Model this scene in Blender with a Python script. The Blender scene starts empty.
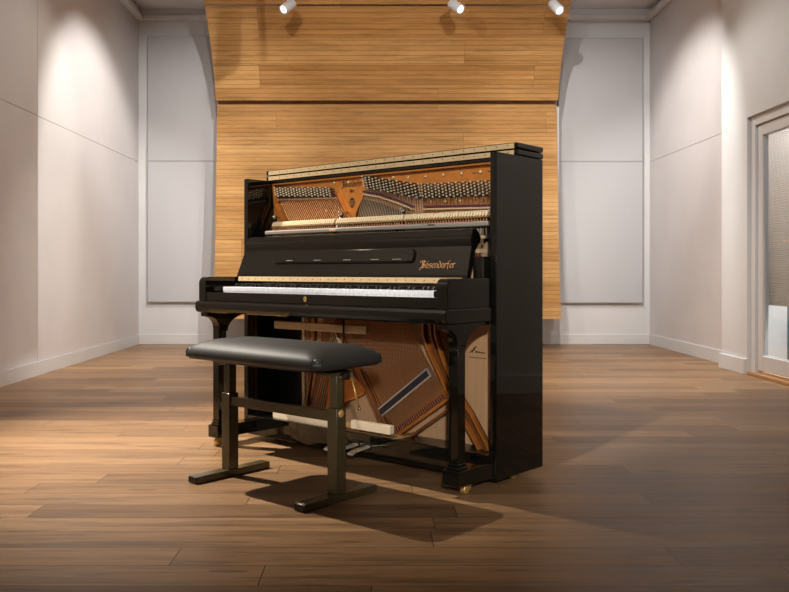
import bpy, bmesh, math, random
from mathutils import Vector, Matrix
random.seed(7)
S = bpy.context.scene
COL = S.collection
PI = math.pi

# ---------------------------------------------------------------- materials
def mat(name, col, rough=.5, metal=0, spec=.5, emit=None, es=0, coat=0, trans=0, sheen=0):
    m = bpy.data.materials.new(name); m.use_nodes = True
    b = m.node_tree.nodes['Principled BSDF']
    b.inputs['Base Color'].default_value = (*col, 1)
    b.inputs['Roughness'].default_value = rough
    b.inputs['Metallic'].default_value = metal
    b.inputs['Specular IOR Level'].default_value = spec
    b.inputs['Coat Weight'].default_value = coat
    b.inputs['Transmission Weight'].default_value = trans
    b.inputs['Sheen Weight'].default_value = sheen
    if emit:
        b.inputs['Emission Color'].default_value = (*emit, 1)
        b.inputs['Emission Strength'].default_value = es
    return m

def N(m, t, **kw):
    n = m.node_tree.nodes.new(t)
    for k, v in kw.items(): setattr(n, k, v)
    return n
def L(m, a, b): m.node_tree.links.new(a, b)
def math_n(m, op, a, b=None, c=None):
    n = N(m, 'ShaderNodeMath', operation=op)
    for i, x in enumerate((a, b, c)):
        if x is None: continue
        if isinstance(x, (int, float)): n.inputs[i].default_value = x
        else: L(m, x, n.inputs[i])
    return n.outputs[0]
def noise(m, vec, scale, detail=4, rough=.55, dist=0):
    n = N(m, 'ShaderNodeTexNoise'); L(m, vec, n.inputs['Vector'])
    n.inputs['Scale'].default_value = scale; n.inputs['Detail'].default_value = detail
    n.inputs['Roughness'].default_value = rough; n.inputs['Distortion'].default_value = dist
    return n.outputs['Fac']
def mapping(m, vec, sc):
    n = N(m, 'ShaderNodeMapping'); L(m, vec, n.inputs['Vector']); n.inputs['Scale'].default_value = sc
    return n.outputs[0]
def ramp(m, fac, stops):
    n = N(m, 'ShaderNodeValToRGB'); L(m, fac, n.inputs['Fac'])
    e = n.color_ramp.elements
    while len(e) < len(stops): e.new(.5)
    for i, (p, c) in enumerate(stops):
        e[i].position = p; e[i].color = (*c, 1)
    return n.outputs['Color']
def mix(m, fac, a, b, mode='MIX'):
    n = N(m, 'ShaderNodeMix', data_type='RGBA', blend_type=mode)
    for s, x in ((n.inputs[0], fac), (n.inputs[6], a), (n.inputs[7], b)):
        if isinstance(x, (int, float)): s.default_value = x
        elif isinstance(x, tuple): s.default_value = (*x, 1)
        else: L(m, x, s)
    return n.outputs[2]
def bump(m, h, strength, dist=.002):
    n = N(m, 'ShaderNodeBump'); L(m, h, n.inputs['Height'])
    n.inputs['Strength'].default_value = strength; n.inputs['Distance'].default_value = dist
    L(m, n.outputs[0], m.node_tree.nodes['Principled BSDF'].inputs['Normal'])

def plank_mat(name, row_axis, row_w, length, palette, seam, rough, grain, streak, seam_w=.0032, slat=None, spec=.4):
    """boards running along X, stacked along row_axis (1 = Y for a floor, 2 = Z for a wall)"""
    m = mat(name, (.5, .3, .2), rough, spec=spec)
    b = m.node_tree.nodes['Principled BSDF']
    g = N(m, 'ShaderNodeNewGeometry'); sp = N(m, 'ShaderNodeSeparateXYZ'); L(m, g.outputs['Position'], sp.inputs[0])
    x, r = sp.outputs[0], sp.outputs[row_axis]
    rr = math_n(m, 'DIVIDE', math_n(m, 'ADD', r, 20.0), row_w)
    row = math_n(m, 'FLOOR', rr); rf = math_n(m, 'FRACT', rr)
    wn = N(m, 'ShaderNodeTexWhiteNoise', noise_dimensions='1D'); L(m, row, wn.inputs['W'])
    xx = math_n(m, 'DIVIDE', math_n(m, 'ADD', math_n(m, 'ADD', x, 30.0), math_n(m, 'MULTIPLY', wn.outputs['Value'], length)), length)
    cell = math_n(m, 'FLOOR', xx); cf = math_n(m, 'FRACT', xx)
    cv = N(m, 'ShaderNodeCombineXYZ'); L(m, row, cv.inputs[0]); L(m, cell, cv.inputs[1])
    w2 = N(m, 'ShaderNodeTexWhiteNoise', noise_dimensions='2D'); L(m, cv.outputs[0], w2.inputs['Vector'])
    base = ramp(m, w2.outputs['Value'], palette)
    off = N(m, 'ShaderNodeVectorMath', operation='MULTIPLY'); L(m, w2.outputs['Color'], off.inputs[0]); off.inputs[1].default_value = (9, 9, 9)
    ad = N(m, 'ShaderNodeVectorMath', operation='ADD'); L(m, g.outputs['Position'], ad.inputs[0]); L(m, off.outputs[0], ad.inputs[1])
    sc = (1.2, grain, grain)
    v = mapping(m, ad.outputs[0], sc)
    n1 = noise(m, v, 1.6, 6, .6, .6)
    c = mix(m, 1.0, base, ramp(m, n1, [(.32, (1 - streak,) * 3), (.5, (1, 1, 1)), (.70, (1 + streak * .5,) * 3)]), 'MULTIPLY')
    v2 = mapping(m, ad.outputs[0], (5, grain * 5, grain * 5))
    n2 = noise(m, v2, 2.2, 4, .6)
    c = mix(m, 1.0, c, ramp(m, n2, [(.3, (.88, .86, .84)), (.6, (1.04, 1.04, 1.04))]), 'MULTIPLY')
    s1 = math_n(m, 'LESS_THAN', math_n(m, 'MULTIPLY', rf, row_w), seam_w)
    s2 = math_n(m, 'LESS_THAN', math_n(m, 'MULTIPLY', cf, length), seam_w)
    s = math_n(m, 'MAXIMUM', s1, s2)
    h = math_n(m, 'SUBTRACT', math_n(m, 'MULTIPLY', n2, .25), s)
    if slat:
        w = math_n(m, 'FRACT', math_n(m, 'DIVIDE', r, slat))
        line = math_n(m, 'LESS_THAN', w, .17)
        c = mix(m, line, c, mix(m, 1.0, c, (.72, .66, .60), 'MULTIPLY'))
        h = math_n(m, 'SUBTRACT', h, line)
        sl = math_n(m, 'FLOOR', math_n(m, 'DIVIDE', r, slat))
        c3 = N(m, 'ShaderNodeCombineXYZ'); L(m, sl, c3.inputs[0]); L(m, cell, c3.inputs[1])
        w3 = N(m, 'ShaderNodeTexWhiteNoise', noise_dimensions='2D'); L(m, c3.outputs[0], w3.inputs['Vector'])
        c = mix(m, 1.0, c, ramp(m, w3.outputs['Value'], [(0, (.88, .85, .82)), (.5, (1, 1, 1)), (1, (1.05, 1.06, 1.07))]), 'MULTIPLY')
    c = mix(m, s, c, seam)
    # scattered knots
    kv = mapping(m, ad.outputs[0], (1.0, 5.0, 5.0))
    vo = N(m, 'ShaderNodeTexVoronoi'); L(m, kv, vo.inputs['Vector']); vo.inputs['Scale'].default_value = 1.3
    if not slat:
        kn = math_n(m, 'LESS_THAN', vo.outputs['Distance'], .075)
        c = mix(m, math_n(m, 'MULTIPLY', kn, .55), c, (.10, .055, .03))
    L(m, c, b.inputs['Base Color'])
    bump(m, h, .35, .0012)
    rg = ramp(m, n1, [(.2, (rough * .8,) * 3), (.8, (rough * 1.25,) * 3)])
    L(m, rg, b.inputs['Roughness'])
    return m

def speckle(m, scale, lo, hi, strength=.1, dist=.001, sc=(1, 1, 1)):
    """slight mottling of the base colour and a little bump, in object space"""
    b = m.node_tree.nodes['Principled BSDF']
    col = tuple(b.inputs['Base Color'].default_value)[:3]
    tc = N(m, 'ShaderNodeTexCoord')
    n = noise(m, mapping(m, tc.outputs['Object'], sc), scale, 5)
    L(m, mix(m, 1.0, col, ramp(m, n, [(.3, (lo,) * 3), (.7, (hi,) * 3)]), 'MULTIPLY'), b.inputs['Base Color'])
    if strength: bump(m, n, strength, dist)
    return m

M = {}
M['floor'] = plank_mat('oak_floor', 1, .158, 1.45,
    [(0, (.19, .106, .052)), (.35, (.285, .165, .080)), (.65, (.36, .215, .107)), (1, (.25, .144, .070))], (.06, .034, .02), .40, 16, .46, spec=.28)
M['panel_wood'] = plank_mat('larch_veneer', 2, .23, 2.9,
    [(0, (.37, .19, .064)), (.4, (.435, .238, .084)), (.7, (.50, .29, .112)), (1, (.40, .21, .072))], (.22, .11, .04), .62, 14, .25, seam_w=.003, slat=.0445, spec=.14)
M['wall'] = speckle(mat('painted_wall', (.655, .648, .64), .75, spec=.25), 3, .97, 1.02, 0)
M['cladding'] = speckle(mat('white_acoustic_cladding', (.645, .610, .597), .62, spec=.35), 2.2, .965, 1.03, .04, .002)
M['ceiling'] = speckle(mat('painted_ceiling', (.74, .715, .70), .8, spec=.2), 3, .97, 1.02, 0)
M['trim'] = mat('white_trim', (.655, .648, .64), .5, spec=.4)
M['fabric_panel'] = speckle(mat('grey_fabric', (.50, .49, .495), .9, spec=.1), 300, .93, 1.05, .15, .001)
M['panel_edge'] = mat('grey_panel_edge', (.47, .465, .47), .8, spec=.2)
M['seam'] = mat('seam_shadow_gap', (.42, .40, .385), .9, spec=.1)
M['dark_gap'] = mat('dark_slot_board', (.30, .15, .06), .8)
M['lacquer'] = speckle(mat('black_piano_lacquer', (.0045, .0043, .0038), .035, spec=.5), 4, .85, 1.15, 0)
_b = M['lacquer'].node_tree.nodes['Principled BSDF']
_b.inputs['IOR'].default_value = 1.6; _b.inputs['Specular Tint'].default_value = (1, .94, .74, 1)
M['satin'] = mat('black_satin', (.012, .012, .011), .28, spec=.5)
M['navy'] = mat('dark_painted_board', (.008, .010, .018), .3, spec=.5)
M['brass'] = speckle(mat('polished_brass', (.88, .60, .22), .38, .7), 40, .85, 1.1, 0)
M['hinge'] = speckle(mat('brushed_brass_hinge', (.62, .46, .25), .5, .25), 60, .88, 1.08, 0)
M['screw'] = mat('dark_screw', (.12, .08, .04), .4, .7)
M['ivory'] = mat('white_key_plastic', (.80, .83, .88), .25, spec=.5)
M['ebony'] = mat('black_key', (.012, .012, .012), .22, spec=.5)
M['plate'] = speckle(mat('bronzed_cast_iron', (.60, .22, .04), .38, .35), 30, .86, 1.1, .08, .001)
M['plate_rim'] = speckle(mat('bronzed_rib', (.27, .105, .035), .36, .4), 30, .8, 1.15, .05, .001)
M['spruce'] = speckle(mat('spruce_soundboard', (.68, .42, .23), .5, spec=.4), 3, .88, 1.08, .04, .001, (60, 60, 2))
M['beech'] = speckle(mat('pale_beech', (.80, .66, .47), .5, spec=.35), 8, .9, 1.08, .05, .001, (3, 30, 30))
M['felt'] = speckle(mat('cream_felt', (.70, .58, .37), .9, spec=.1, sheen=.2), 90, .92, 1.05, .1, .001)
M['red_felt'] = mat('red_felt', (.33, .04, .03), .9, spec=.1)
M['purple_felt'] = mat('purple_felt', (.10, .035, .05), .9, spec=.1)
M['shank'] = mat('maple_shank', (.42, .25, .10), .5)
M['rail'] = mat('pewter_rail', (.27, .255, .215), .5, .3)
M['chrome'] = mat('chrome', (.75, .75, .74), .14, 1)
M['pin'] = mat('nickel_pin', (.80, .72, .52), .4, .6)
M['copper'] = mat('copper_winding', (.72, .33, .14), .3, .85)
M['steel'] = mat('steel_string', (.55, .43, .28), .3, .9)
M['bridgecap'] = mat('dark_blue_bar', (.018, .02, .035), .35)
M['aluminium'] = mat('light_metal_edge', (.68, .68, .70), .35, .7)
M['gold_badge'] = mat('gold_badge', (.85, .50, .14), .4, .2)
M['back_cloth'] = mat('dark_brown_board', (.13, .055, .02), .6)
M['leather_glint'] = mat('leatherette_highlight', (.05, .05, .05), .36, spec=.7)  # paler, glossier leatherette, a highlight put into the material
M['pedal'] = mat('pale_reflecting_brass', (.82, .74, .58), .35, .55)  # brass with the white it reflects put into the colour
M['pin_shaft'] = mat('shaded_coiled_shaft', (.10, .085, .06), .4, .6)  # dark for the wire coil and the shadow around the pins
M['bright_steel'] = mat('bright_string', (.72, .64, .50), .35, .7)
M['ink'] = mat('black_print', (.012, .009, .007), .6)
M['logo'] = mat('gilt_lettering', (.80, .43, .17), .35, .5)
M['leather'] = mat('black_leatherette', (.030, .030, .029), .5, spec=.5)
tc = N(M['leather'], 'ShaderNodeTexCoord')
vo = N(M['leather'], 'ShaderNodeTexVoronoi'); L(M['leather'], tc.outputs['Object'], vo.inputs['Vector']); vo.inputs['Scale'].default_value = 260
bump(M['leather'], vo.outputs['Distance'], .18, .0006)
M['bench_metal'] = speckle(mat('black_metal_olive_reflection', (.072, .057, .024), .26, spec=.8), 60, .9, 1.1, 0)  # black metal, the floor's olive reflection put into its colour
M['spot_white'] = mat('white_spot_housing', (.55, .56, .58), .4)
M['lens'] = mat('lit_lens', (1, 1, 1), .3, emit=(1, .97, .92), es=5)
M['glass'] = mat('clear_glass', (.98, .99, 1), .02)
_m = M['glass']; _nt = _m.node_tree; _t = N(_m, 'ShaderNodeBsdfTransparent'); _t.inputs[0].default_value = (.96, .98, .98, 1); _g = N(_m, 'ShaderNodeBsdfGlossy'); _g.inputs['Roughness'].default_value = .02; _lw = N(_m, 'ShaderNodeLayerWeight'); _lw.inputs[0].default_value = .5; _x = N(_m, 'ShaderNodeMixShader')
L(_m, math_n(_m, 'MULTIPLY_ADD', math_n(_m, 'POWER', _lw.outputs['Facing'], 4), .5, .04), _x.inputs[0]); L(_m, _t.outputs[0], _x.inputs[1]); L(_m, _g.outputs[0], _x.inputs[2]); L(_m, _x.outputs[0], _nt.nodes['Material Output'].inputs[0])
M['blind'] = mat('pleated_blind', (.75, .71, .69), .8, spec=.2)
tc = N(M['blind'], 'ShaderNodeTexCoord'); sp = N(M['blind'], 'ShaderNodeSeparateXYZ'); L(M['blind'], tc.outputs['Object'], sp.inputs[0])
fr = math_n(M['blind'], 'FRACT', math_n(M['blind'], 'DIVIDE', sp.outputs[2], .016))
L(M['blind'], mix(M['blind'], math_n(M['blind'], 'LESS_THAN', fr, .3), (.78, .73, .70), (.66, .61, .585)), M['blind'].node_tree.nodes['Principled BSDF'].inputs['Base Color'])
_m = M['blind']; _tr = N(_m, 'ShaderNodeBsdfTranslucent'); _tr.inputs[0].default_value = (.70, .67, .655, 1); _x = N(_m, 'ShaderNodeMixShader'); _x.inputs[0].default_value = .5
L(_m, _m.node_tree.nodes['Principled BSDF'].outputs[0], _x.inputs[1]); L(_m, _tr.outputs[0], _x.inputs[2]); L(_m, _x.outputs[0], _m.node_tree.nodes['Material Output'].inputs[0])
M['pale_blue'] = mat('pale_blue_paint', (.36, .50, .60), .5)
M['orange_wood'] = speckle(mat('oiled_oak_threshold', (.50, .27, .11), .45), 6, .85, 1.1, 0, sc=(20, 1, 20))
M['nickel'] = mat('satin_nickel', (.85, .70, .64), .35, .7)

# ---------------------------------------------------------------- mesh builder
class MB:
    def __init__(s): s.bm = bmesh.new(); s.mats = []
    def mi(s, m):
        if m not in s.mats: s.mats.append(m)
        return s.mats.index(m)
    def box(s, a, b, m, bev=0, seg=2):
        a, b = Vector(a), Vector(b); i = s.mi(m)
        r = bmesh.ops.create_cube(s.bm, size=1)
        vs = r['verts']
        for v in vs: v.co = Vector([(a[k] + b[k]) / 2 + v.co[k] * (b[k] - a[k]) for k in range(3)])
        fs = set(f for v in vs for f in v.link_faces)
        for f in fs: f.material_index = i
        if bev:
            es = list({e for v in vs for e in v.link_edges})
            r = bmesh.ops.bevel(s.bm, geom=es, offset=bev, segments=seg, profile=.5, affect='EDGES')
            for f in r['faces']: f.material_index = i; f.smooth = seg > 1
        return s
    def prism(s, pts, h0, h1, m, axes=(0, 2, 1), bev=0):
        """outline pts in the plane of axes[0], axes[1], swept along axes[2] from h0 to h1"""
        i = s.mi(m); n = len(pts); A = []; B = []
        for p in pts:
            for lst, h in ((A, h0), (B, h1)):
                c = [0, 0, 0]; c[axes[0]] = p[0]; c[axes[1]] = p[1]; c[axes[2]] = h
                lst.append(s.bm.verts.new(c))
        fs = [s.bm.faces.new(A), s.bm.faces.new(B[::-1])]
        for k in range(n):
            fs.append(s.bm.faces.new((A[k], B[k], B[(k + 1) % n], A[(k + 1) % n])))
        for f in fs: f.material_index = i
        bmesh.ops.recalc_face_normals(s.bm, faces=fs)
        if bev:
            es = [e for e in {e for f in fs[:2] for e in f.edges}]
            r = bmesh.ops.bevel(s.bm, geom=es, offset=bev, segments=2, profile=.5, affect='EDGES')
            for f in r['faces']: f.material_index = i
        return s
    def tube(s, p, q, r, m, n=8, r2=None, caps=True, smooth=True):
        i = s.mi(m); p, q = Vector(p), Vector(q); r2 = r if r2 is None else r2
        d = (q - p).normalized(); a = d.orthogonal().normalized(); b = d.cross(a)
        A = [s.bm.verts.new(p + (a * math.cos(2 * PI * k / n) + b * math.sin(2 * PI * k / n)) * r) for k in range(n)]
        B = [s.bm.verts.new(q + (a * math.cos(2 * PI * k / n) + b * math.sin(2 * PI * k / n)) * r2) for k in range(n)]
        for k in range(n):
            f = s.bm.faces.new((A[k], A[(k + 1) % n], B[(k + 1) % n], B[k])); f.material_index = i; f.smooth = smooth
        if caps:
            s.bm.faces.new(A[::-1]).material_index = i; s.bm.faces.new(B).material_index = i
        return s
    def lathe(s, prof, origin, axis, m, n=24):
        """prof: (radius, height along axis)"""
        i = s.mi(m); d = Vector(axis).normalized(); a = d.orthogonal().normalized(); b = d.cross(a); o = Vector(origin)
        rings = []
        for r, h in prof:
            if r < 1e-6: rings.append([s.bm.verts.new(o + d * h)])
            else: rings.append([s.bm.verts.new(o + d * h + (a * math.cos(2 * PI * k / n) + b * math.sin(2 * PI * k / n)) * r) for k in range(n)])
        for A, B in zip(rings, rings[1:]):
            for k in range(n):
                k2 = (k + 1) % n
                if len(A) == 1 and len(B) == 1: continue
                if len(A) == 1: vs = (A[0], B[k2], B[k])
                elif len(B) == 1: vs = (A[k], A[k2], B[0])
                else: vs = (A[k], A[k2], B[k2], B[k])
                f = s.bm.faces.new(vs); f.material_index = i; f.smooth = True
        return s
    def ball(s, c, r, m, n=14):
        pr = [(r * math.sin(PI * k / 8), -r * math.cos(PI * k / 8)) for k in range(9)]
        pr[0] = (0, -r); pr[-1] = (0, r)
        return s.lathe(pr, c, (0, 0, 1), m, n)
    def build(s, name, parent=None, loc=None, smooth_angle=None):
        me = bpy.data.meshes.new(name)
        bmesh.ops.recalc_face_normals(s.bm, faces=s.bm.faces[:])
        s.bm.to_mesh(me); s.bm.free()
        for m in s.mats: me.materials.append(m)
        o = bpy.data.objects.new(name, me); COL.objects.link(o)
        if parent: o.parent = parent
        if loc: o.location = loc
        return o

def thing(name, label, cat, loc, rz=0, group=None):
    o = bpy.data.objects.new(name, None); COL.objects.link(o); o.empty_display_size = .1
    o.location = loc; o.rotation_euler = (0, 0, rz); o['label'] = label; o['category'] = cat
    if group: o['group'] = group
    return o
def tag(o, label, cat, group=None):
    o['label'] = label; o['category'] = cat
    if group: o['group'] = group
    return o
def struct(o): o['kind'] = 'structure'; return o
def copy(o, parent, loc=None):
    c = o.copy(); COL.objects.link(c); c.parent = parent
    if loc is not None: c.location = loc
    return c
def copy_thing(o):
    c = o.copy(); COL.objects.link(c)
    for ch in list(o.children):
        d = copy(ch, c)
        for g in list(ch.children): copy(g, d)
    return c

# ---------------------------------------------------------------- room (metres, Y runs away from the camera)
XL, XR, XP = -2.70, 3.09, 2.97
YB, YF, ZC = 9.80, -3.0, 3.79
struct(MB().box((XL - .3, YF - .2, -.1), (XR + 2.2, YB + .2, 0), M['floor']).build('floor'))
struct(MB().box((XL - .3, YF - .2, ZC), (XR + 2.2, YB + .2, ZC + .1), M['ceiling']).build('ceiling'))
struct(MB().box((XL - .2, YB, 0), (XR + .2, YB + .15, ZC), M['wall']).build('wall_back'))
struct(MB().box((XL - .2, YF - .15, 0), (XR + .2, YF, ZC), M['wall']).build('wall_front'))
SEAM = 2.065
w = MB(); w.box((XL - .2, YF, 0), (XL - .012, YB, ZC), M['seam'])
for y0, y1, dx in ((YF, 2.0, 0), (2.004, 4.44, 0), (4.444, 6.878, 0), (6.884, YB, 0)):
    for z0, z1 in ((.115, SEAM - .002), (SEAM + .002, ZC)):
        w.box((XL - .02, y0, z0), (XL, y1, z1), M['cladding'])
struct(w.build('wall_left'))
w = MB(); w.box((XR + .012, 7.45, 0), (XR + .2, YB, ZC), M['seam'])
for z0, z1 in ((0, SEAM - .002), (SEAM + .002, ZC)):
    w.box((XR, 7.45, z0), (XR + .02, YB, z1), M['cladding'])
DY0, DY1, DZ = 5.90, 6.94, 2.06            # door opening
w.box((XP, DY1, 0), (XP + .32, 7.45, ZC), M['wall'])
w.box((XP, YF, 0), (XP + .32, DY0, ZC), M['wall'])
w.box((XP, DY0, DZ), (XP + .32, DY1, ZC), M['wall'])
struct(w.build('wall_right'))
struct(MB().box((XL, YB - .016, 0), (XR, YB, .113), M['trim'], .003).build('baseboard_back'))
struct(MB().box((XL, YF, 0), (XL + .014, 8.0 - .0, .113), M['trim'], .002).box((XL, 8.002, 0), (XL + .014, YB - .016, .113), M['trim'], .002).build('baseboard_left'))
struct(MB().box((XR - .014, 7.45, 0), (XR, YB - .016, .118), M['trim'], .002)
       .box((XP - .03, DY1 + .0, 0), (XP, 7.455, .125), M['trim'], .003).box((XP - .03, YF, 0), (XP, DY0, .125), M['trim'], .003).build('baseboard_right'))
struct(MB().box((XL, YB - .07, 3.66), (XR, YB, 3.71), M['ceiling'], .006).box((XL, YB - .035, 3.71), (XR, YB, ZC), M['trim']).build('trim_1'))
struct(MB().box((XL, YF, 3.66), (XL + .07, YB - .07, 3.71), M['ceiling'], .006).box((XL, YF, 3.71), (XL + .035, YB - .07, ZC), M['trim']).build('trim_2'))
struct(MB().box((XR - .07, 7.45, 3.66), (XR, YB - .07, 3.71), M['ceiling'], .006).build('trim_3'))

# door in the right wall
w = MB()
fx = XP + .03
for (y0, y1, z0, z1) in ((DY1 - .075, DY1, 0, DZ), (DY0, DY0 + .075, 0, DZ), (DY0 + .075, DY1 - .075, DZ - .075, DZ)):
    w.box((fx, y0, z0), (fx + .09, y1, z1), M['trim'], .003)
door = struct(w.build('door_1'))
w = MB(); lx = fx + .02
ly0, ly1, lz0, lz1 = DY0 + .079, DY1 - .079, .045, DZ - .079
w.box((lx, ly1 - .085, lz0), (lx + .05, ly1, lz1), M['trim'], .004)
w.box((lx, ly0, lz0), (lx + .05, ly0 + .085, lz1), M['trim'], .004)
w.box((lx, ly0 + .085, lz1 - .085), (lx + .05, ly1 - .085, lz1), M['trim'], .004)
w.box((lx, ly0 + .085, lz0), (lx + .05, ly1 - .085, .165), M['trim'], .004)
leaf = w.build('door_leaf', door)
gl = MB().box((lx + .022, ly0 + .08, .16), (lx + .028, ly1 - .08, lz1 - .08), M['glass']).build('glass_pane', leaf)
w = MB()
for z0, z1 in ((.16, .17),): w.box((lx + .015, ly0 + .085, z0), (lx + .036, ly1 - .085, z1), M['panel_edge'])
w.box((lx + .012, ly1 - .097, .165), (lx + .036, ly1 - .085, lz1 - .085), M['panel_edge'])
w.build('glazing_strip', leaf)
w = MB(); w.lathe([(0, 0), (.025, 0), (.025, .006), (.009, .008), (.009, .05)], (lx, ly0 + .045, 1.05), (-1, 0, 0), M['nickel'])
w.tube((lx - .05, ly0 + .04, 1.05), (lx - .05, ly0 + .335, 1.046), .0095, M['nickel'], 12)
w.ball((lx - .05, ly0 + .335, 1.046), .0095, M['nickel'])
w.build('door_handle', leaf)
MB().box((XP - .005, DY0 + .0, .0), (XP + .32, DY1, .026), M['orange_wood'], .004).build('threshold', door)
# what shows through the glass
bl = MB()
k = 0; z = .56
while z < 2.0:
    bl.prism([(XP + .13, z), (XP + .142, z + .008), (XP + .13, z + .016), (XP + .132, z + .016), (XP + .146, z + .008), (XP + .132, z)], DY0 + .02, DY1 - .02, M['blind'], (0, 2, 1))
    z += .016
tag(bl.build('pleated_blind'), 'pale pinkish pleated blind lowered behind the glass of the door', 'blind')
w = MB(); w.box((XP + .6, DY0 - 1.0, .0), (XP + .9, DY1 + 1.6, .62), M['pale_blue'], .02).box((XP + .6, DY0 - 1.0, .62), (XP + .9, DY1 + 1.6, .64), M['trim'])
tag(w.build('low_cabinet'), 'low pale blue cabinet seen through the door glass beneath the blind', 'cabinet')
struct(MB().box((XR + 2.0, 3.5, 0), (XR + 2.1, YB, ZC), M['wall']).box((XR + .2, 3.4, 0), (XR + 2.1, 3.5, ZC), M['wall']).build('wall_lobby'))

# ---------------------------------------------------------------- acoustic panels on the back wall
def acoustic(name, x0, x1, z0, z1, label, grp='grey acoustic panels on the back wall'):
    t = thing(name, label, 'wall panel', ((x0 + x1) / 2, YB, z0), 0, grp)
    hx = (x1 - x0) / 2
    MB().box((-hx, -.045, 0), (hx, 0, z1 - z0), M['panel_edge'], .002).build('panel_frame', t)
    MB().box((-hx + .008, -.052, .008), (hx - .008, -.04, z1 - z0 - .008), M['fabric_panel'], .003).build('fabric_face', t)
    return t
acoustic('acoustic_panel', -2.59, -1.72, .475, 2.0645, 'lower grey fabric panel on the back wall left of the wood')
acoustic('acoustic_panel', -2.59, -1.72, 2.0655, 3.48, 'upper grey fabric panel on the back wall left of the wood')
acoustic('acoustic_panel', 2.04, 3.0, .465, 2.0595, 'lower grey fabric panel on the back wall right of the wood')
acoustic('acoustic_panel', 2.04, 3.0, 2.0605, 3.46, 'upper grey fabric panel on the back wall right of the wood')

# curved wooden reflector in front of the back wall
XC, HW = .106, 1.825
t = thing('wood_reflector', 'large curved panel of orange horizontal wood slats hanging behind the piano', 'wall panel', (XC, 9.3, .327))
def sheet(name, prof, th=.03):
    """prof: (y, z) points of the face in world metres"""
    pts = [(y - 9.3, z - .327) for y, z in prof] + [(y - 9.3 + th, z - .327) for y, z in reversed(prof)]
    return MB().prism(pts, -HW, HW, M['panel_wood'], (1, 2, 0)).build(name, t)
def curve(p0, p1, p2, n=14):
    return [tuple((1 - s) ** 2 * a + 2 * s * (1 - s) * b + s * s * c for a, b, c in zip(p0, p1, p2)) for s in [k / n for k in range(n + 1)]]
sheet('lower_sheet', curve((9.07, .327), (9.26, 1.4), (9.30, 2.618)))
sheet('upper_sheet', curve((9.22, 2.650), (9.10, 3.08), (8.64, 3.478)))
sheet('top_sheet', [(8.61, 3.488), (8.30, 3.788)])
MB().box((-HW + .004, .032, 2.1), (HW - .004, .045, 2.8), M['dark_gap']).build('slot_backing', t)
MB().box((-HW + .05, .10, .02), (1.87, .4998, 2.29), M['wall']).build('support_box', t)

# ---------------------------------------------------------------- spotlights
def aim(o, target): o.rotation_euler = (Vector(target) - o.location).to_track_quat('-Z', 'Y').to_euler()
def lamp(loc, target, watts, angle=60, blend=.6, col=(1, .95, .88), r=.04):
    d = bpy.data.lights.new('spot', 'SPOT'); d.energy = watts; d.spot_size = math.radians(angle); d.spot_blend = blend
    d.color = col; d.shadow_soft_size = r
    o = bpy.data.objects.new('spot_beam', d); COL.objects.link(o); o.location = loc; aim(o, target)
    return o
def fixture(loc, target, label, watts, angle, blend=.6, trackz=3.63, col=(1, .95, .88)):
    """cylindrical spot on a stem; loc is the centre of its housing"""
    loc = Vector(loc); d = (Vector(target) - loc).normalized()
    t = thing('spotlight', label, 'spotlight', loc, 0, 'white spotlights over the wood')
    b = MB(); b.lathe([(0, -.075), (.044, -.075), (.048, -.068), (.048, .07), (.046, .075), (.036, .075), (.034, .062)], (0, 0, 0), d, M['spot_white'], 28)
    b.build('housing', t)
    MB().lathe([(0, .063), (.034, .063), (.034, .060), (0, .060)], (0, 0, 0), d, M['lens'], 28).build('lens', t)
    s = MB(); s.tube((0, 0, .03), (0, 0, trackz - loc.z - .0), .011, M['spot_white'], 12)
    s.box((-.02, -.06, trackz - loc.z - .02), (.02, .06, trackz - loc.z), M['spot_white'], .003)
    s.build('stem', t)
    lamp(loc + d * .10, target, watts, angle, blend, col)
    return t
TZ = 3.63; TY = 8.25
def sx(px): return (px - 377) / 865 * TY
def sz(py): return .83 + (271 - py) / 865 * TY
fixture((sx(288), TY, sz(6.5)), (sx(287) - 2.4, TY - 2.6, .8), 'leftmost white cylinder spotlight over the wood, tilted left', 60, 70, trackz=TZ)
fixture((sx(456), TY, sz(6.5)), (sx(456) + 2.4, TY - 2.6, 1.0), 'middle white cylinder spotlight over the wood, tilted right', 60, 70, trackz=TZ)
fixture((sx(556), TY, sz(7)), (sx(556) + 1.5, TY - 2.6, .6), 'rightmost white cylinder spotlight over the wood, near its right edge', 60, 70, trackz=TZ)
struct(MB().box((XL + .02, TY - .018, TZ), (XR - .02, TY + .018, TZ + .035), M['spot_white'], .002).build('trim_4'))

# ---------------------------------------------------------------- piano
W = 1.493
TH = math.atan2(.6665, .7455)
piano = thing('upright_piano', 'glossy black upright piano, front panels removed to show its copper coloured strings', 'piano', (-.659, 4.285, 0), -TH)
LQ = M['lacquer']
def part(mb, name, parent=piano, label=None):
    o = mb.build(name, parent)
    if label: o['label'] = label
    return o
# case
for u0, u1 in ((0, .029), (W - .029, W)):
    part(MB().box((u0, 0, .03), (u1, .338, 1.285), LQ, .0025), 'side_panel')
part(MB().box((.029, .312, .03), (W - .029, .332, 1.27), M['satin']), 'back_board')
part(MB().box((.029, .0, .028), (W - .029, .018, .122), LQ, .0025), 'plinth')
part(MB().box((.029, .018, .085), (W - .029, .31, .10), M['satin']), 'bottom_board')
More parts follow.
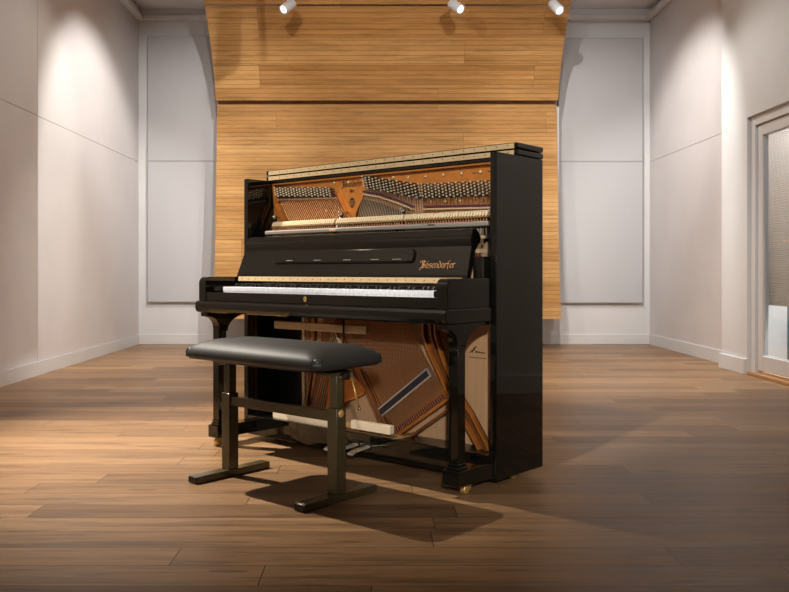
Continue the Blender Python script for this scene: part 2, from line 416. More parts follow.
# lid folded back on itself: two leaves
leafs = []
for k, z0 in enumerate((1.286, 1.3125)):
    b = MB(); x0, x1, y0, y1, z1 = -.002, W + .002, .143, .342, z0 + .0252
    b.box((x0, y0, z0), (x1, y1, z1), LQ, .008, 4)
    lf = part(b, 'lid_leaf'); leafs.append(lf)
    h = MB(); h.box((.022, y0 - .0025, z0 + .0015), (W - .012, y0 + .002, z1 - .0045), M['hinge'])
    n = 27
    for i in range(n):
        u = .05 + i * (W - .09) / (n - 1)
        h.tube((u, y0 - .0035, z0 + .0125), (u, y0 - .0023, z0 + .0125), .0028, M['screw'], 8)
    o = part(h, 'lid_hinge', lf, 'long brass piano hinge strip')
part(MB().box((.029, .150, 1.274), (W - .029, .17, 1.286), LQ, .002), 'top_rail')

# iron plate
PV = .17
pl = MB()
def arc(c, r, a0, a1, n=8): return [(c[0] + r * math.cos(math.radians(a0 + (a1 - a0) * k / n)), c[1] + r * math.sin(math.radians(a0 + (a1 - a0) * k / n))) for k in range(n + 1)]
P = M['plate']; R_ = M['plate_rim']
upper = [(.03, 1.28), (W - .03, 1.28), (W - .03, 1.0), (1.0, 1.0), (.985, 1.06), (.923, 1.084), (.848, 1.105), (.759, 1.136), (.667, 1.157), (.625, 1.160), (.604, 1.094), (.58, 1.0),
         (.56, 1.0), (.547, 1.106), (.515, 1.15), (.495, 1.165), (.085, 1.178), (.085, 1.15), (.12, 1.085), (.125, .60), (.045, .60), (.045, 1.0), (.03, 1.0)]
pl.prism(upper, PV, PV + .014, P)
# raised top rib, bass pin shelf, treble shelf, slanted gap rims
pl.box((.035, PV - .014, 1.262), (W - .035, PV, 1.272), P, .003)
def ribbon(pts, wd, v0, v1, m):
    for (a, b) in zip(pts, pts[1:]):
        a, b = Vector(a), Vector(b); d = (b - a).normalized(); nn = Vector((-d.y, d.x)) * wd / 2; e = d * wd * .15
        pl.prism([tuple(a - e + nn), tuple(b + e + nn), tuple(b + e - nn), tuple(a - e - nn)], v0, v1, m)
ribbon([(.036, 1.276), (.048, 1.164), (.10, 1.085), (.105, 1.0)], .012, PV - .012, PV, P)
ribbon([(.075, 1.168), (.118, 1.085)], .008, PV - .01, PV, P)
ribbon([(.490, 1.19), (.547, 1.106)], .012, PV - .012, PV, P)
ribbon([(.655, 1.18), (.604, 1.094)], .010, PV - .012, PV, P)
# lower frame: long curved rib on the right, diagonal rib, hitch edge, left ribs
def strip_poly(Lp, Rp, v0, v1, m): pl.prism(list(Lp) + list(reversed(Rp)), v0, v1, m)
cl = [(1.0, 1.0), (.985, .80), (1.005, .66), (1.01, .553), (1.038, .49), (1.076, .428), (1.113, .368), (1.156, .295), (1.233, .20), (1.303, .10)]
cr = [(1.10, 1.0), (1.08, .80), (1.076, .66), (1.081, .557), (1.112, .473), (1.145, .405), (1.175, .355), (1.205, .31), (1.262, .245), (1.36, .10)]
strip_poly(cl, cr, PV, PV + .014, R_)
for off, wd, mm in ((.0, .010, P), (.05, .007, R_), (.075, .007, P)):
    pts = [(a[0] + (b[0] - a[0]) * off / .08, a[1] + (b[1] - a[1]) * off / .08) for a, b in zip(cl[2:], cr[2:])]
    ribbon(pts, wd, PV - .018, PV, mm)
bl_ = [(.35, .72), (.472, .551), (.498, .514), (.563, .391), (.60, .335), (.639, .314), (.671, .262), (.75, .156), (.82, .06)]
br_ = [(.40, .72), (.524, .529), (.56, .48), (.610, .41), (.664, .353), (.701, .285), (.735, .235), (.80, .145), (.90, .06)]
strip_poly(bl_, br_, PV, PV + .014, R_)
ribbon([bl_[1], bl_[3], bl_[4]], .008, PV - .014, PV, M['beech'])
ribbon([br_[1], br_[3], br_[6], br_[8]], .010, PV - .016, PV, R_)
pl.prism([(1.156, .295), (.76, .03), (.70, .03), (1.125, .335)], PV, PV + .014, P)      # hitch flange
ribbon([(1.156, .300), (.76, .035)], .014, PV - .016, PV, P)
ribbon([(1.20, .285), (.82, .03)], .012, PV - .006, PV + .008, R_)
pl.prism([(.375, .62), (.465, .62), (.42, .45), (.40, .26), (.37, .13), (.27, .13), (.305, .25), (.35, .45)], PV + .012, PV + .026, R_)
pl.prism([(.42, .33), (.47, .385), (.53, .36), (.60, .33), (.655, .285), (.645, .262), (.60, .24), (.52, .21), (.44, .12), (.39, .12), (.41, .24)], PV + .004, PV + .016, P)
ribbon([(.335, .62), (.32, .40), (.26, .13)], .012, PV - .006, PV + .008, R_)
plate = part(pl, 'iron_plate')
# soundboard behind
part(MB().box((.20, .225, .10), (W - .03, .235, 1.03), M['spruce']).box((.03, .2, 1.0), (W - .03, .21, 1.2), M['back_cloth']), 'soundboard')
part(MB().box((.03, .20, .10), (.195, .222, .62), M['navy'], .002), 'corner_board')
part(MB().box((.197, .205, .10), (.218, .222, .62), M['beech'], .002).box((.224, .210, .10), (.240, .222, .62), M['shank'], .002), 'corner_post')

# purple hitch felt, bar across the bass strings
def slant_bar(p, q, wd, v0, v1, m, name, parent=piano, label=None):
    a, b = Vector(p), Vector(q); d = (b - a).normalized(); nn = Vector((-d.y, d.x)) * wd / 2
    return part(MB().prism([tuple(a + nn), tuple(b + nn), tuple(b - nn), tuple(a - nn)], v0, v1, m), name, parent, label)
slant_bar((.765, .062), (1.115, .300), .022, PV - .005, PV, M['purple_felt'], 'hitch_felt', plate)
slant_bar((.80, .062), (1.12, .278), .008, PV - .006, PV, M['purple_felt'], 'hitch_felt', plate)
bar = slant_bar((.776, .196), (1.050, .396), .030, PV - .028, PV - .016, M['bridgecap'], 'bass_bar', piano, 'dark blue bar with pale metal edges')
a, b = Vector((.776, .196)), Vector((1.050, .396)); d = (b - a).normalized(); nn = Vector((-d.y, d.x))
for s in (-1, 1):
    slant_bar(tuple(a + nn * s * .017), tuple(b + nn * s * .017), .006, PV - .031, PV - .016, M['aluminium'], 'bar_edge', bar)
slant_bar(tuple(b - nn * .020 + d * .003), tuple(b + nn * .020 + d * .003), .006, PV - .031, PV - .016, M['aluminium'], 'bar_edge', bar)

# strings
def lerp(a, b, s): return a + (b - a) * s
strings = []
nb = 30
for k in range(nb):
    s = k / (nb - 1)
    strings.append(((lerp(.07, .475, s), PV - .008, lerp(1.212, 1.196, s)), (lerp(.80, 1.135, s), PV - .008, lerp(.075, .30, s)), .0027, M['copper']))
nt = 38
for k in range(nt):
    s = k / (nt - 1)
    strings.append(((lerp(.675, 1.005, s), PV - .010, lerp(1.235, 1.165, s)), (lerp(.30, .985, s), PV + .010, lerp(.12, .50, s)), .0016, M['bright_steel']))
rest = MB()
for p, q, r, m in strings:
    MBs = MB().tube(p, q, r, m, 5, caps=False)
    MBs.build('string', piano)
for k in range(36):
    s = k / 35
    rest.tube((lerp(1.0, 1.385, s), PV - .008, 1.16), (lerp(.985, 1.38, s), PV - .004, lerp(.98, 1.03, s)), .0014, M['steel'], 5, caps=False)
o = part(rest, 'treble_strings'); o['kind'] = 'stuff'

# agraffe / pressure bars: wine-dark cloth line with a pale bead strip beneath
def bars(pts, name, dz, wd, m, v0=PV - .014, v1=PV):
    b = MB()
    for (a, c) in zip(pts, pts[1:]):
        b.prism([(a[0], a[1] + dz + wd / 2), (c[0], c[1] + dz + wd / 2), (c[0], c[1] + dz - wd / 2), (a[0], a[1] + dz - wd / 2)], v0, v1, m)
    return part(b, name, plate)
for pts in ([(.072, 1.200), (.488, 1.186)], [(.655, 1.195), (.759, 1.175), (.877, 1.139), (.955, 1.110)], [(1.013, 1.108), (1.385, 1.097)]):
    bars(pts, 'string_cloth', 0, .0075, M['purple_felt'])
    bars(pts, 'pressure_bar', -.012, .006, M['hinge'], PV - .016)

# tuning pins: nickel pins, shaft colour dark for the coil and its shadow; the hundred largest by themselves
pm = MB(); pm.tube((0, -.034, 0), (0, 0, 0), .0030, M['pin_shaft'], 7); pm.tube((0, -.040, 0), (0, -.033, 0), .0038, M['pin'], 7); pm.tube((0, -.020, 0), (0, -.008, 0), .0042, M['pin_shaft'], 7)
spots = []
for r in range(4):
    for c in range(20):
        spots.append((.075 + c * .0203 + r * .003, 1.246 - r * .0115 - c * .0012 - (c % 2) * .0055))
for r in range(5):
    for c in range(17):
        u = .675 + c * .0205 + r * .003; s = (u - .67) / .32
        spots.append((u, lerp(1.262, 1.205, min(1, s)) - (r + .5 * (c % 2)) * lerp(.0105, .0128, s)))
for r in range(5):
    for c in range(21):
        spots.append((1.02 + c * .0185 + r * .002, 1.202 - c * .0005 - (r + .5 * (c % 2)) * .0125))
spots.sort(key=lambda p: -p[0])
proto = part(pm, 'tuning_pin', plate); proto.location = (spots[0][0], PV - .001, spots[0][1])
for u, z in spots[1:100]:
    copy(proto, plate, (u, PV - .001, z))
rest = MB()
for u, z in spots[100:]:
    rest.tube((u, PV - .034, z), (u, PV, z), .0030, M['pin_shaft'], 6); rest.tube((u, PV - .040, z), (u, PV - .033, z), .0038, M['pin'], 6); rest.tube((u, PV - .020, z), (u, PV - .008, z), .0042, M['pin_shaft'], 6)
o = part(rest, 'tuning_pins', plate); o['kind'] = 'stuff'
# plate screws
sm = MB(); sm.lathe([(0, -.006), (.004, -.005), (.0065, -.002), (.0065, 0)], (0, 0, 0), (0, 1, 0), M['pin'], 12)
sc = [(.461, 1.249), (.553, 1.245), (.649, 1.244), (.831, 1.247), (.917, 1.240), (1.013, 1.238), (1.11, 1.237), (1.205, 1.236), (1.301, 1.235), (1.046, 1.128), (1.121, 1.124), (1.199, 1.122), (1.301, 1.12), (.41, 1.12)]
proto = part(sm, 'plate_screw', plate); proto.location = (sc[0][0], PV, sc[0][1])
for u, z in sc[1:]: copy(proto, plate, (u, PV, z))

# ---------------------------------------------------------------- lettering drawn with a broad nib
GL = {
 'B': (.95, [[(.15, 1.5), (.15, .1)], [(-.1, 1.35), (.25, 1.6), (.6, 1.5), (.7, 1.2), (.3, .9), (.75, .65), (.75, .25), (.35, 0), (-.15, .12), (-.35, -.2), (-.1, -.4)], [(-.3, 1.1), (-.25, 1.5), (0, 1.65)], [(.4, 1.5), (.4, .1)]]),
 'o': (.66, [[(0, .8), (0, .2), (.22, 0), (.42, .2), (.42, .8), (.2, 1), (0, .8)]]),
 'O': (.66, [[(0, .8), (0, .2), (.22, 0), (.42, .2), (.42, .8), (.2, 1), (0, .8)], [(.05, 1.3), (.08, 1.42)], [(.33, 1.3), (.36, 1.42)]]),
 's': (.60, [[(.42, .85), (.2, 1), (0, .72), (.42, .38), (.36, .1), (.15, 0), (-.03, .12)]]),
 'e': (.60, [[(.03, .45), (.42, .68), (.28, 1), (0, .8), (0, .22), (.2, 0), (.42, .2)]]),
 'n': (.70, [[(0, 1), (0, 0)], [(0, .78), (.28, 1), (.44, .82), (.44, .05), (.52, 0)]]),
 'd': (.66, [[(0, .8), (0, .2), (.22, 0), (.44, .2), (.44, .85), (.05, 1.5)], [(0, .8), (.3, 1)]]),
 'r': (.52, [[(0, 1), (0, 0)], [(0, .75), (.25, 1), (.4, .85)]]),
 'f': (.48, [[(.05, -.25), (.05, 1.25), (.25, 1.55), (.45, 1.42)], [(-.12, .95), (.32, .95)]]),
 'W': (.95, [[(0, 1.4), (.05, .2), (.25, 0), (.4, .2), (.4, 1.2)], [(.4, .2), (.6, 0), (.8, .3), (.8, 1.3)]]),
 'i': (.30, [[(0, 1), (0, .05), (.1, 0)], [(.02, 1.35), (.06, 1.45)]]),
}
def nib(mb, pts, w, m, y0, y1, ang=38):
    n = Vector((math.cos(math.radians(ang)), math.sin(math.radians(ang)))) * w / 2
    for a, b in zip(pts, pts[1:]):
        a, b = Vector(a), Vector(b); d = b - a
        if d.length < 1e-6: continue
        if abs(d.normalized().cross(n.normalized()) if False else d.normalized().x * n.normalized().y - d.normalized().y * n.normalized().x) < .15:
            nn = Vector((-n.y, n.x)) * .35
        else: nn = n
        q = [a - nn, b - nn, b + nn, a + nn]
        mb.prism([tuple(p) for p in q], y0, y1, m)
def lettering(text, width, m, thick=.0006, nibw=.17, vs=1):
    """text in blackletter, written along +X in the XZ plane, face towards -Y; origin at the left end of the baseline"""
    tot = sum(GL[c][0] for c in text); s = width / tot; mb = MB(); x = 0
    for c in text:
        adv, st = GL[c]
        for p in st: nib(mb, [((x + a) * s, b * s * vs) for a, b in p], nibw * s, m, -thick, 0)
        x += adv
    return mb
lt = lettering('BOsendorfer', .125, M['ink'], nibw=.19).build('plate_lettering', plate); lt.location = (.517, PV - .0004, 1.222)
lt = lettering('Wien', .03, M['ink'], nibw=.2).build('plate_lettering', plate); lt.location = (.562, PV - .0004, 1.196)
cr_ = MB()
cr_.prism([(.0, -.024), (.014, -.012), (.017, .006), (.012, .02), (0, .026), (-.012, .02), (-.017, .006), (-.014, -.012)], -.0008, 0, M['ink'])
for k in range(5):
    cr_.prism([(-.010 + k * .005 - .0008, -.014), (-.010 + k * .005 + .0008, -.014), (-.010 + k * .005 + .0008, .014), (-.010 + k * .005 - .0008, .014)], -.0014, -.0008, M['plate'])
o = cr_.build('plate_crest', plate); o.location = (.577, PV - .0004, 1.146)
o = MB().box((0, -.0008, 0), (.018, 0, .003), M['ink']).box((.021, -.0008, 0), (.03, 0, .003), M['ink']).box((.075, -.0008, .002), (.095, 0, .006), M['ink']).build('plate_lettering', plate); o.location = (1.262, PV - .0004, 1.232)

# ---------------------------------------------------------------- action
hm = MB()
hm.prism([(.086, 1.051), (.150, 1.048), (.158, 1.056), (.150, 1.070), (.110, 1.074), (.092, 1.067)], -.0052, .0052, M['felt'], (1, 2, 0))
hm.prism([(.082, 1.044), (.120, 1.044), (.120, 1.052), (.084, 1.052)], -.0030, .0036, M['shank'], (1, 2, 0))
hm.tube((0, .092, 1.05), (0, .088, .96), .0026, M['shank'], 6)
hp = []
for k in range(88):
    u = .114 + k * .01438 + (.012 if k > 29 else 0) + (.008 if k > 57 else 0)
    hp.append(u)
proto = part(hm, 'hammer'); proto.location = (hp[0], 0, 0)
for u in hp[1:]: copy(proto, piano, (u, 0, 0))
part(MB().box((.110, .062, 1.024), (1.405, .068, 1.0295), M['red_felt']), 'rail_felt', label='red felt strip')
b = MB(); b.box((.108, .040, 1.005), (1.425, .060, 1.026), M['rail'], .006, 3)
rail = part(b, 'hammer_rail')
part(MB().box((.560, .036, 1.010), (.600, .041, 1.020), M['hinge'], .001), 'rail_clasp', rail)
b = MB()
for k in range(9): b.box((1.128 + k * .0042, .0392, 1.016), (1.131 + k * .0042, .0401, 1.022), M['ink'])
part(b, 'rail_stamp', rail)
part(MB().box((.110, .150, .96), (1.40, .156, 1.046), M['satin']), 'dark_backdrop')  # dark backdrop added so the hammer shanks stand out
# cast action brackets with round nuts
bk = MB()
bk.prism([(.05, .86), (.085, .86), (.095, 1.0), (.135, 1.075), (.135, 1.105), (.122, 1.105), (.118, 1.08), (.075, 1.01), (.06, .95)], -.004, .004, M['satin'], (1, 2, 0))
bk.ball((0, .118, 1.098), .0115, M['chrome'])
bk.tube((0, .118, 1.098), (0, .165, 1.098), .004, M['chrome'], 8)
bu = [.090, .550, .927, 1.425]
proto = part(bk, 'action_bracket'); proto.location = (bu[0], 0, 0)
for u in bu[1:]: copy(proto, piano, (u, 0, 0))
# whippens at the treble end, where the fallboard stops short
wp = MB()
wp.box((-.005, -.005, .90), (.005, .05, .915), M['beech'], .001)
wp.box((-.004, .00, .915), (.004, .012, .975), M['shank'])
wp.box((-.0045, .01, .955), (.0045, .04, .968), M['felt'], .002)
wp.box((-.0045, -.012, .880), (.0045, .01, .893), M['red_felt'])
wp.box((-.003, .015, .93), (.003, .028, .995), M['rail'])
wp.tube((0, -.004, .85), (0, -.004, .90), .0022, M['brass'], 6)
wus = [1.25 + k * .0146 for k in range(12)]
proto = part(wp, 'whippen'); proto.location = (wus[0], 0, 0)
for u in wus[1:]: copy(proto, piano, (u, 0, 0))

# ---------------------------------------------------------------- fallboard, keyboard, arms
fp = [(-.094, .800), (-.093, .815), (-.066, .925), (-.069, .940), (-.070, .952), (-.069, .960), (-.062, .968), (-.060, .984), (-.052, .991), (-.040, .993), (-.028, .988), (-.012, .972), (-.004, .955), (-.006, .942), (-.030, .925), (-.036, .915), (-.070, .800)]
fb = MB().prism(fp, .060, 1.424, LQ, (1, 2, 0))
for q_ in fb.bm.verts:
    if q_.co.x < .2: q_.co.x += max(0, q_.co.z - .80) * .24
fall = part(fb, 'fallboard')
# raised music shelf on the face
ang = math.atan2(.031, .123)
def on_face(o, u, z):   # put an object lying in its local XZ plane onto the sloping face
    v = -.093 + (z - .815) * .031 / .123
    o.location = (u, v, z); o.rotation_euler = (-ang, 0, 0)
ms = MB()
def stadium(u0, u1, z0, z1, r, n=6):
    out = []
    for cx, cz, a0 in ((u1 - r, z1 - r, 0), (u0 + r, z1 - r, 90), (u0 + r, z0 + r, 180), (u1 - r, z0 + r, 270)):
        for k in range(n + 1):
            a = math.radians(a0 + 90 * k / n); out.append((cx + r * math.cos(a), cz + r * math.sin(a)))
    return out
ms.prism(stadium(-.42, .42, 0, .058, .022), -.011, 0, LQ, (0, 2, 1), .003)
shelf = part(ms, 'music_desk', fall); on_face(shelf, .735, .862)
o = MB().prism(stadium(-.40, .40, 0, .006, .003), -.017, -.010, LQ, (0, 2, 1)).build('desk_lip', fall); on_face(o, .735, .866)
for uu in (-.30, -.12, .06, .22, .34):
    o = MB().tube((uu - .022, -.0165, .0075), (uu + .022, -.0165, .0075), .0018, M['rail'], 8).build('desk_glint', fall); on_face(o, .735, .866)  # small metal rods put in for the glints under the desk
lg = lettering('BOsendorfer', .168, M['logo'], nibw=.11, vs=.78).build('gilt_lettering', fall); on_face(lg, 1.196, .842); lg.location.y -= .0006
h = MB(); h.prism([(-.103, .783), (-.099, .782), (-.096, .803), (-.100, .804)], .082, 1.405, M['hinge'], (1, 2, 0))
for i in range(27):
    u = .11 + i * 1.26 / 26
    h.tube((u, -.1022, .793), (u, -.1005, .793), .0028, M['screw'], 8)
part(h, 'fallboard_hinge', label='long brass piano hinge strip')
part(MB().box((.067, -.099, .745), (1.424, -.085, .787), LQ, .002).box((.08, -.104, .757), (1.413, -.100, .761), M['red_felt']), 'name_board')
# end blocks behind the fallboard
for u0, u1 in ((.029, .066), (1.426, 1.464)):
    part(MB().box((u0, -.060 if u0 > 1 else .004, .801), (u1, .05, .885), LQ, .003), 'end_block')
# arms
def rounded_arm(u0, u1):
    r = .028; z1 = .803; v0 = -.284
    pts = [(v0, .692)] + [(v0 + r - r * math.cos(math.radians(a)), z1 - r + r * math.sin(math.radians(a))) for a in range(0, 91, 15)] + [(-.001, z1), (-.001, .692)]
    return MB().prism(pts, u0, u1, LQ, (1, 2, 0), .003)
part(rounded_arm(.015, .066), 'arm'); part(rounded_arm(1.425, 1.476), 'arm')
# keybed with its rounded front moulding
b = MB()
pr = [(-.292, .692), (-.300, .688), (-.305, .678), (-.305, .655), (-.300, .643), (-.292, .638), (.31, .638), (.31, .660), (0, .692)]
b.prism([(a + .003 if a < -.2 else a, c) for a, c in pr], .010, 1.480, LQ, (1, 2, 0), .004)
part(b, 'keybed')
b = MB(); b.box((.066, -.280, .692), (1.425, -.258, .733), LQ, .0025)
b.prism([(-.2825, .728), (-.2802, .733), (-.2802, .726)], .45, .52, LQ, (1, 2, 0))
slip = part(b, 'key_slip')
lk = MB(); lk.prism(stadium(-.0075, .0075, -.011, .011, .0074), -.002, 0, M['brass']); lk.box((-.0014, -.0025, -.006), (.0014, -.0019, .006), M['ink'])
o = lk.build('lock_plate', slip); o.location = (.735, -.280, .7135); o['label'] = 'small brass lock plate'
for u0, u1 in ((.067, .150), (1.388, 1.4245)):
    part(MB().box((u0, -.257, .733), (u1, -.100, .757), LQ, .006, 3), 'key_block')
KW = (1.387 - .153) / 52
def white_key():
    b = MB(); b.box((.0006, -.250, .738), (KW - .0006, -.1005, .757), M['ivory'], .0012, 2)
    b.box((.001, -.249, .722), (KW - .001, -.12, .739), M['ivory'])
    return b
proto = part(white_key(), 'white_key'); proto.location = (.153, 0, 0)
for k in range(1, 52): copy(proto, piano, (.153 + k * KW, 0, 0))
b = MB(); b.prism([(-.200, .757), (-.194, .7695), (-.188, .7715), (-.1005, .7715), (-.1005, .757)], -.0055, .0055, M['ebony'], (1, 2, 0), .001)
blk = []
for k in range(51):
    if 'ABCDEFG'[k % 7] in 'ACDFG': blk.append(.153 + (k + 1) * KW)
proto = part(b, 'black_key'); proto.location = (blk[0], 0, 0)
for u in blk[1:]: copy(proto, piano, (u, 0, 0))

# legs with console bracket and toe block
def leg(u0, left):
    b = MB(); w = .043
    fr = [(-.280, .638), (-.280, .618)] + [(-.268 + .066 * math.sin(math.radians(a)), .618 - .055 * (1 - math.cos(math.radians(a)))) for a in range(0, 91, 15)]
    fr = [(-.280, .638), (-.280, .618), (-.262, .616)] + [(-.262 + .052 * math.sin(math.radians(a)), .556 + .058 * math.cos(math.radians(a))) for a in range(15, 91, 15)]
    bk_ = [(-.160 + .135 * (1 - math.cos(math.radians(a))), .545 + .080 * math.sin(math.radians(a))) for a in range(0, 91, 15)] + [(-.004, .626), (-.004, .638)]
    b.prism(fr + bk_, u0, u0 + w + .006 if left else u0 + w, LQ, (1, 2, 0), .002)
    c = .003
    b.box((u0, -.210, .125), (u0 + w, -.164, .56), LQ, .002)
    b.box((u0 - .006, -.217, .100), (u0 + w + .006, -.157, .112), LQ, .003)
    b.box((u0 - .003, -.213, .112), (u0 + w + .003, -.160, .125), LQ, .003)
    l = part(b, 'leg')
    MB().box((u0 - .016, -.226, .043), (u0 + w + .014, -.001, .101), LQ, .003).build('toe_block', l)
    for vy in (-.19 if left else -.13, .19):
        c = MB(); uu = u0 + w / 2 + .0
        c.tube((uu, vy, .030), (uu, vy, .046), .016, M['brass'], 16)
        c.prism([(vy - .018, .022), (vy - .010, .034), (vy + .018, .036), (vy + .012, .018)], uu - .013, uu + .013, M['brass'], (1, 2, 0), .002)
        cs = c.build('caster', l); cs['label'] = 'brass caster'
        wl = MB(); wl.lathe([(0, -.012), (.017, -.012), (.0195, -.008), (.0195, .008), (.017, .012), (0, .012)], (uu, vy - .006, .0198), (1, 0, 0), M['brass'], 24)
        wl.build('wheel', cs)
leg(1.424, False); leg(.026, True)

# rails and pedal work behind the legs
part(MB().box((.20, .020, .554), (.803, .052, .590), M['beech'], .003), 'muffler_rail', label='pale wooden rail')
tr = MB()
for (u0, u1, z0, m) in ((.18, .62, .118, M['beech']), (.70, .93, .130, M['beech'])):
    tr.box((u0, .03, z0), (u1, .06, z0 + .038), m, .003)
tr.box((.60, .035, .130), (.72, .058, .155), M['shank'], .002)
part(tr, 'trap_lever', label='pale wooden lever')
part(MB().tube((.674, .012, .10), (.674, .012, .638), .004, M['ink'], 10), 'pedal_rod', label='thin black rod')
for u in (.69, .761, .832):
    b = MB()
    pts = [(-.110, .050), (-.118, .056), (-.115, .064), (-.09, .070), (-.03, .075), (.02, .078), (.02, .070), (-.03, .066), (-.09, .060)]
    b.prism(pts, u - .013, u + .013, M['pedal'], (1, 2, 0), .003)
    part(b, 'pedal')
    part(MB().box((u - .022, -.0015, .060), (u + .022, .001, .090), M['ink']), 'pedal_felt', label='dark red pedal slot felt')
b = MB()
for k in range(6): b.box((.62 + k * .055, .07, .102), (.65 + k * .055, .30, .112), M['shank'])
part(b, 'bottom_slats')
# handwriting on the soundboard at the right
def pen(mb, pts, w, v):
    for a, c in zip(pts, pts[1:]): mb.tube((a[0], v, a[1]), (c[0], v, c[1]), w, M['ink'], 5)
sg = MB(); v = .2238; ox, oz, q = 1.2055, .487, .00080
def hp_(pts): return [(ox + x * q, oz + y * q) for x, y in pts]
pen(sg, hp_([(0, -2), (18, 8), (34, 22), (48, 34), (30, 26), (22, 8), (18, -4)]), .0016, v)
pen(sg, hp_([(14, 12), (40, 15)]), .0016, v)
pen(sg, hp_([(40, 0), (46, 10), (48, 0), (56, 9), (62, 0), (66, 8), (72, 0), (80, 6), (86, -1), (94, 5), (102, -2)]), .0015, v)
pen(sg, hp_([(-4, -24), (30, -25), (70, -26), (112, -27)]), .0013, v)
part(sg, 'signature', label='black handwritten signature')

# ---------------------------------------------------------------- bench
BT = math.radians(41.2)
bench = thing('piano_bench', 'black padded piano bench with a T-footed dark metal frame', 'bench', (-.37, 3.32, 0), -BT)
def rrect(hx, hy, r, n=7):
    out = []
    for cx, cy, a0 in ((hx - r, hy - r, 0), (-hx + r, hy - r, 90), (-hx + r, -hy + r, 180), (hx - r, -hy + r, 270)):
        for k in range(n + 1):
            a = math.radians(a0 + 90 * k / n); out.append((cx + r * math.cos(a), cy + r * math.sin(a)))
    return out
b = MB(); i = b.mi(M['leather']); bm = b.bm
HX, HY = .385, .186
prof = [(.026, .483, .05), (.010, .486, .055), (.001, .496, .06), (.0, .507, .06), (.005, .520, .06), (.016, .532, .06), (.033, .543, .06), (.055, .553, .06), (.09, .560, .055), (.13, .564, .03), (.168, .566, .012)]
rings = []
for ins, z, r in prof:
    ring = []
    for (x, y) in rrect(HX - ins, HY - ins, min(r, HY - ins - .001)):
        # pleats pinch the corners slightly
        ring.append(bm.verts.new((x, y, z)))
    rings.append(ring)
n = len(rings[0])
for A, B in zip(rings, rings[1:]):
    for k in range(n):
        f = bm.faces.new((A[k], A[(k + 1) % n], B[(k + 1) % n], B[k])); f.material_index = i; f.smooth = True
f = bm.faces.new(rings[-1]); f.material_index = i; f.smooth = True
bm.faces.new(rings[0][::-1]).material_index = i
cushion = b.build('cushion', bench)
for sx_ in (-1, 1):
    for sy_ in (-1, 1):
        c = MB()
        for da in (-18, 18):
            base = Vector((sx_ * (HX - .06), sy_ * (HY - .06)))
            a = math.atan2(sy_, sx_) + math.radians(da)
            d2 = Vector((math.cos(a), math.sin(a)))
            pp = [base + d2 * .0600, base + d2 * .0608, base + d2 * .054]
            zz = [.492, .512, .526]
            for (p, z0), (q2, z1) in zip(zip(pp, zz), zip(pp[1:], zz[1:])):
                c.tube((p.x, p.y, z0), (q2.x, q2.y, z1), .0018, M['ink'], 6)
        a = math.atan2(sy_, sx_); d2 = Vector((math.cos(a), math.sin(a)))
        pc = base + d2 * .0415; i0 = len(c.bm.verts); c.ball((0, 0, 0), .0165, M['leather_glint'])  # ball added as the highlight on the corner fold
        c.bm.verts.ensure_lookup_table()
        for vv in c.bm.verts[i0:]: vv.co = Vector((pc.x + vv.co.x, pc.y + vv.co.y, .516 + vv.co.z * .8))
        c.build('corner_pleat', cushion)
BMt = M['bench_metal']
b = MB(); b.box((-.29, -.10, .468), (.29, .10, .485), M['satin'], .002)
for s in (-1, 1): b.box((s * .285 - .03, -.06, .455), (s * .285 + .03, .06, .468), BMt, .002)
b.build('seat_frame', bench)
for s in (-1, 1):
    o = MB().box((s * .30 - .0245, -.026, .0285), (s * .30 + .0245, .022, .337), BMt, .003).build('leg', bench)
    MB().box((s * .30 - .018, -.020, .337), (s * .30 + .018, .016, .455), BMt, .0025).build('inner_tube', o)
    ft = MB().box((s * .30 - .0255, -.186, .002), (s * .30 + .0255, .186, .0285), BMt, .002).build('foot', bench)
    for e in (-1, 1):
        MB().box((s * .30 - .024, e * .1885 - .003, .003), (s * .30 + .024, e * .1885 + .003, .0275), M['satin'], .002).build('foot_cap', ft)
MB().box((-.276, -.018, .287), (.276, .012, .325), BMt, .002).build('crossbar', bench)
bd = MB(); bd.lathe([(0, .003), (.0125, .0028), (.0145, 0)], (0, 0, 0), (1, 0, 0), M['gold_badge'], 8)
o = bd.build('badge', bench); o.location = (.3247, -.004, .318); o['label'] = 'small round brass badge'
b = MB(); b.lathe([(0, -.025), (.012, -.025), (.015, -.02), (.015, -.005), (.012, 0), (0, 0)], (.355, .0, .455), (1, 0, 0), M['satin'], 20)
b.tube((.29, 0, .452), (.335, 0, .452), .010, M['chrome'], 12)
b.build('height_knob', bench)
b = MB(); b.tube((.345, .03, .445), (.365, .045, .338), .0035, M['brass'], 10); b.tube((.365, .045, .342), (.367, .047, .330), .0055, M['chrome'], 10)
b.build('height_lever', bench)

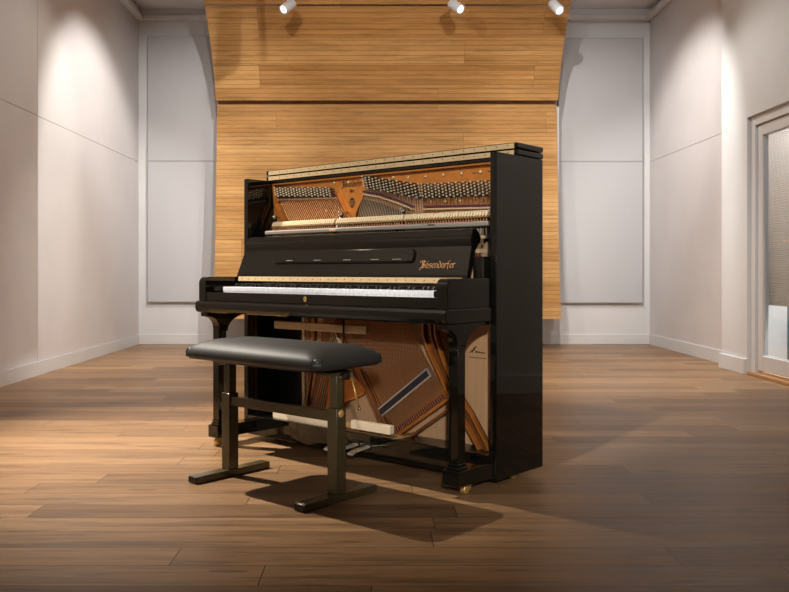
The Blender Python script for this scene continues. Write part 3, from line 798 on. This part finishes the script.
# ---------------------------------------------------------------- light
lamp((-2.30, 4.65, 3.40), (-.9, 4.05, .0), 1020, 52, 1, (1, .90, .78), .03)       # main spot from the left, casts the bench shadow
lamp((-.9, 4.6, 3.45), (-.3, 9.2, 1.9), 265, 62, .8, (1, .92, .82))
lamp((1.0, 4.6, 3.45), (.5, 9.2, 1.9), 265, 62, .8, (1, .92, .82))
def flap_lamp(sx_, xw, y, target, watts, yedge):
    """wall washer with an added unseen flap that cuts its beam at yedge on the wall"""
    x = xw - sx_ * 1.9; z = 3.68
    t = thing('wall_washer', 'white wall washer lamp under the ceiling by the left wall, with an added flap that cuts its beam', 'spotlight', (x, y, z))
    MB().lathe([(0, .05), (.03, .05), (.035, .04), (.035, .012), (.03, .012)], (0, 0, 0), (0, 0, 1), M['spot_white'], 20).tube((0, 0, .05), (0, 0, ZC - z), .01, M['spot_white']).build('housing', t)
    d = Vector((xw - x, yedge - y)) * .133
    MB().box((d.x - .003, d.y - .5, -.46), (d.x + .003, d.y, .10), M['spot_white']).tube((0, 0, .045), (d.x, d.y - .05, .09), .006, M['spot_white']).build('added_flap', t)  # unseen flap added to give the beam a sharp vertical edge
    return lamp((x, y, z), target, watts, 72, .55, (1, .97, .93), .004)
flap_lamp(-1, XL, 7.35, (-2.7, 8.3, 1.35), 270, 6.88)
lamp((1.2, 7.30, 3.68), (3.09, 8.5, 1.5), 250, 68, .6, (1, .97, .94))
lamp((-1.3, 6.2, 3.6), (-1.5, 7.4, 0), 300, 70, .9, (1, .93, .86))
lamp((1.3, 6.2, 3.6), (1.7, 7.4, 0), 300, 70, .9, (1, .93, .86))
lamp((-1.2, 2.2, 3.6), (-2.7, 4.2, 1.8), 170, 95, .9, (1, .92, .88))  # added wash on the near left wall, for the fallboard's reflection
lamp((1.6, 2.4, 3.6), (3.0, 5.8, 1.8), 230, 90, .9, (1, .98, .97))
lamp((-1.0, 1.1, 3.55), (.05, 4.0, 1.1), 420, 34, .6, (1, .93, .85), .03)  # added front spot that brightens the opened plate
lamp((.03, -1.0, 1.5), (.38, 3.7, .38), 330, 20, .7, (1, .92, .83), .05)  # added low lamp near the camera, lights the piano's inside
lamp((0, .0, 3.5), (0, -3, 2.6), 250, 75, .9, (1, .95, .9))  # added lamp on the unseen front wall for fill and reflections
lamp((-.6, 5.2, 3.5), (-2.25, 9.8, 1.9), 330, 42, .8, (1, .97, .95), .03)
lamp((.7, 5.2, 3.5), (2.6, 9.8, 1.9), 330, 42, .8, (1, .97, .95), .03)
d = bpy.data.lights.new('lobby', 'POINT'); d.energy = 230; d.shadow_soft_size = .2; d.color = (.95, .97, 1)
o = bpy.data.objects.new('lobby_fill', d); COL.objects.link(o); o.location = (XP + .75, 6.2, 2.3)  # added light to brighten the blind and cabinet behind the glass
wd = bpy.data.worlds.new('w'); S.world = wd; wd.use_nodes = True
wd.node_tree.nodes['Background'].inputs[0].default_value = (.9, .93, 1, 1); wd.node_tree.nodes['Background'].inputs[1].default_value = .3

# ---------------------------------------------------------------- camera
c = bpy.data.cameras.new('cam'); cam = bpy.data.objects.new('camera', c); COL.objects.link(cam)
cam.location = (0, 0, .83); cam.rotation_euler = (PI / 2, 0, 0)
c.sensor_fit = 'HORIZONTAL'; c.sensor_width = 36; c.lens = 865 / 789 * 36; c.shift_x = 17.5 / 789; c.shift_y = -25 / 789; c.clip_start = .05
S.camera = cam
S.view_settings.view_transform = 'Standard'; S.view_settings.look = 'None'
S.view_settings.exposure = 0.22; S.view_settings.gamma = 1; S.view_settings.use_curve_mapping = False
S.cycles.use_denoising = True
S.cycles.max_bounces = 12
S.cycles.sample_clamp_indirect = 6
S.cycles.caustics_reflective = False; S.cycles.caustics_refractive = False
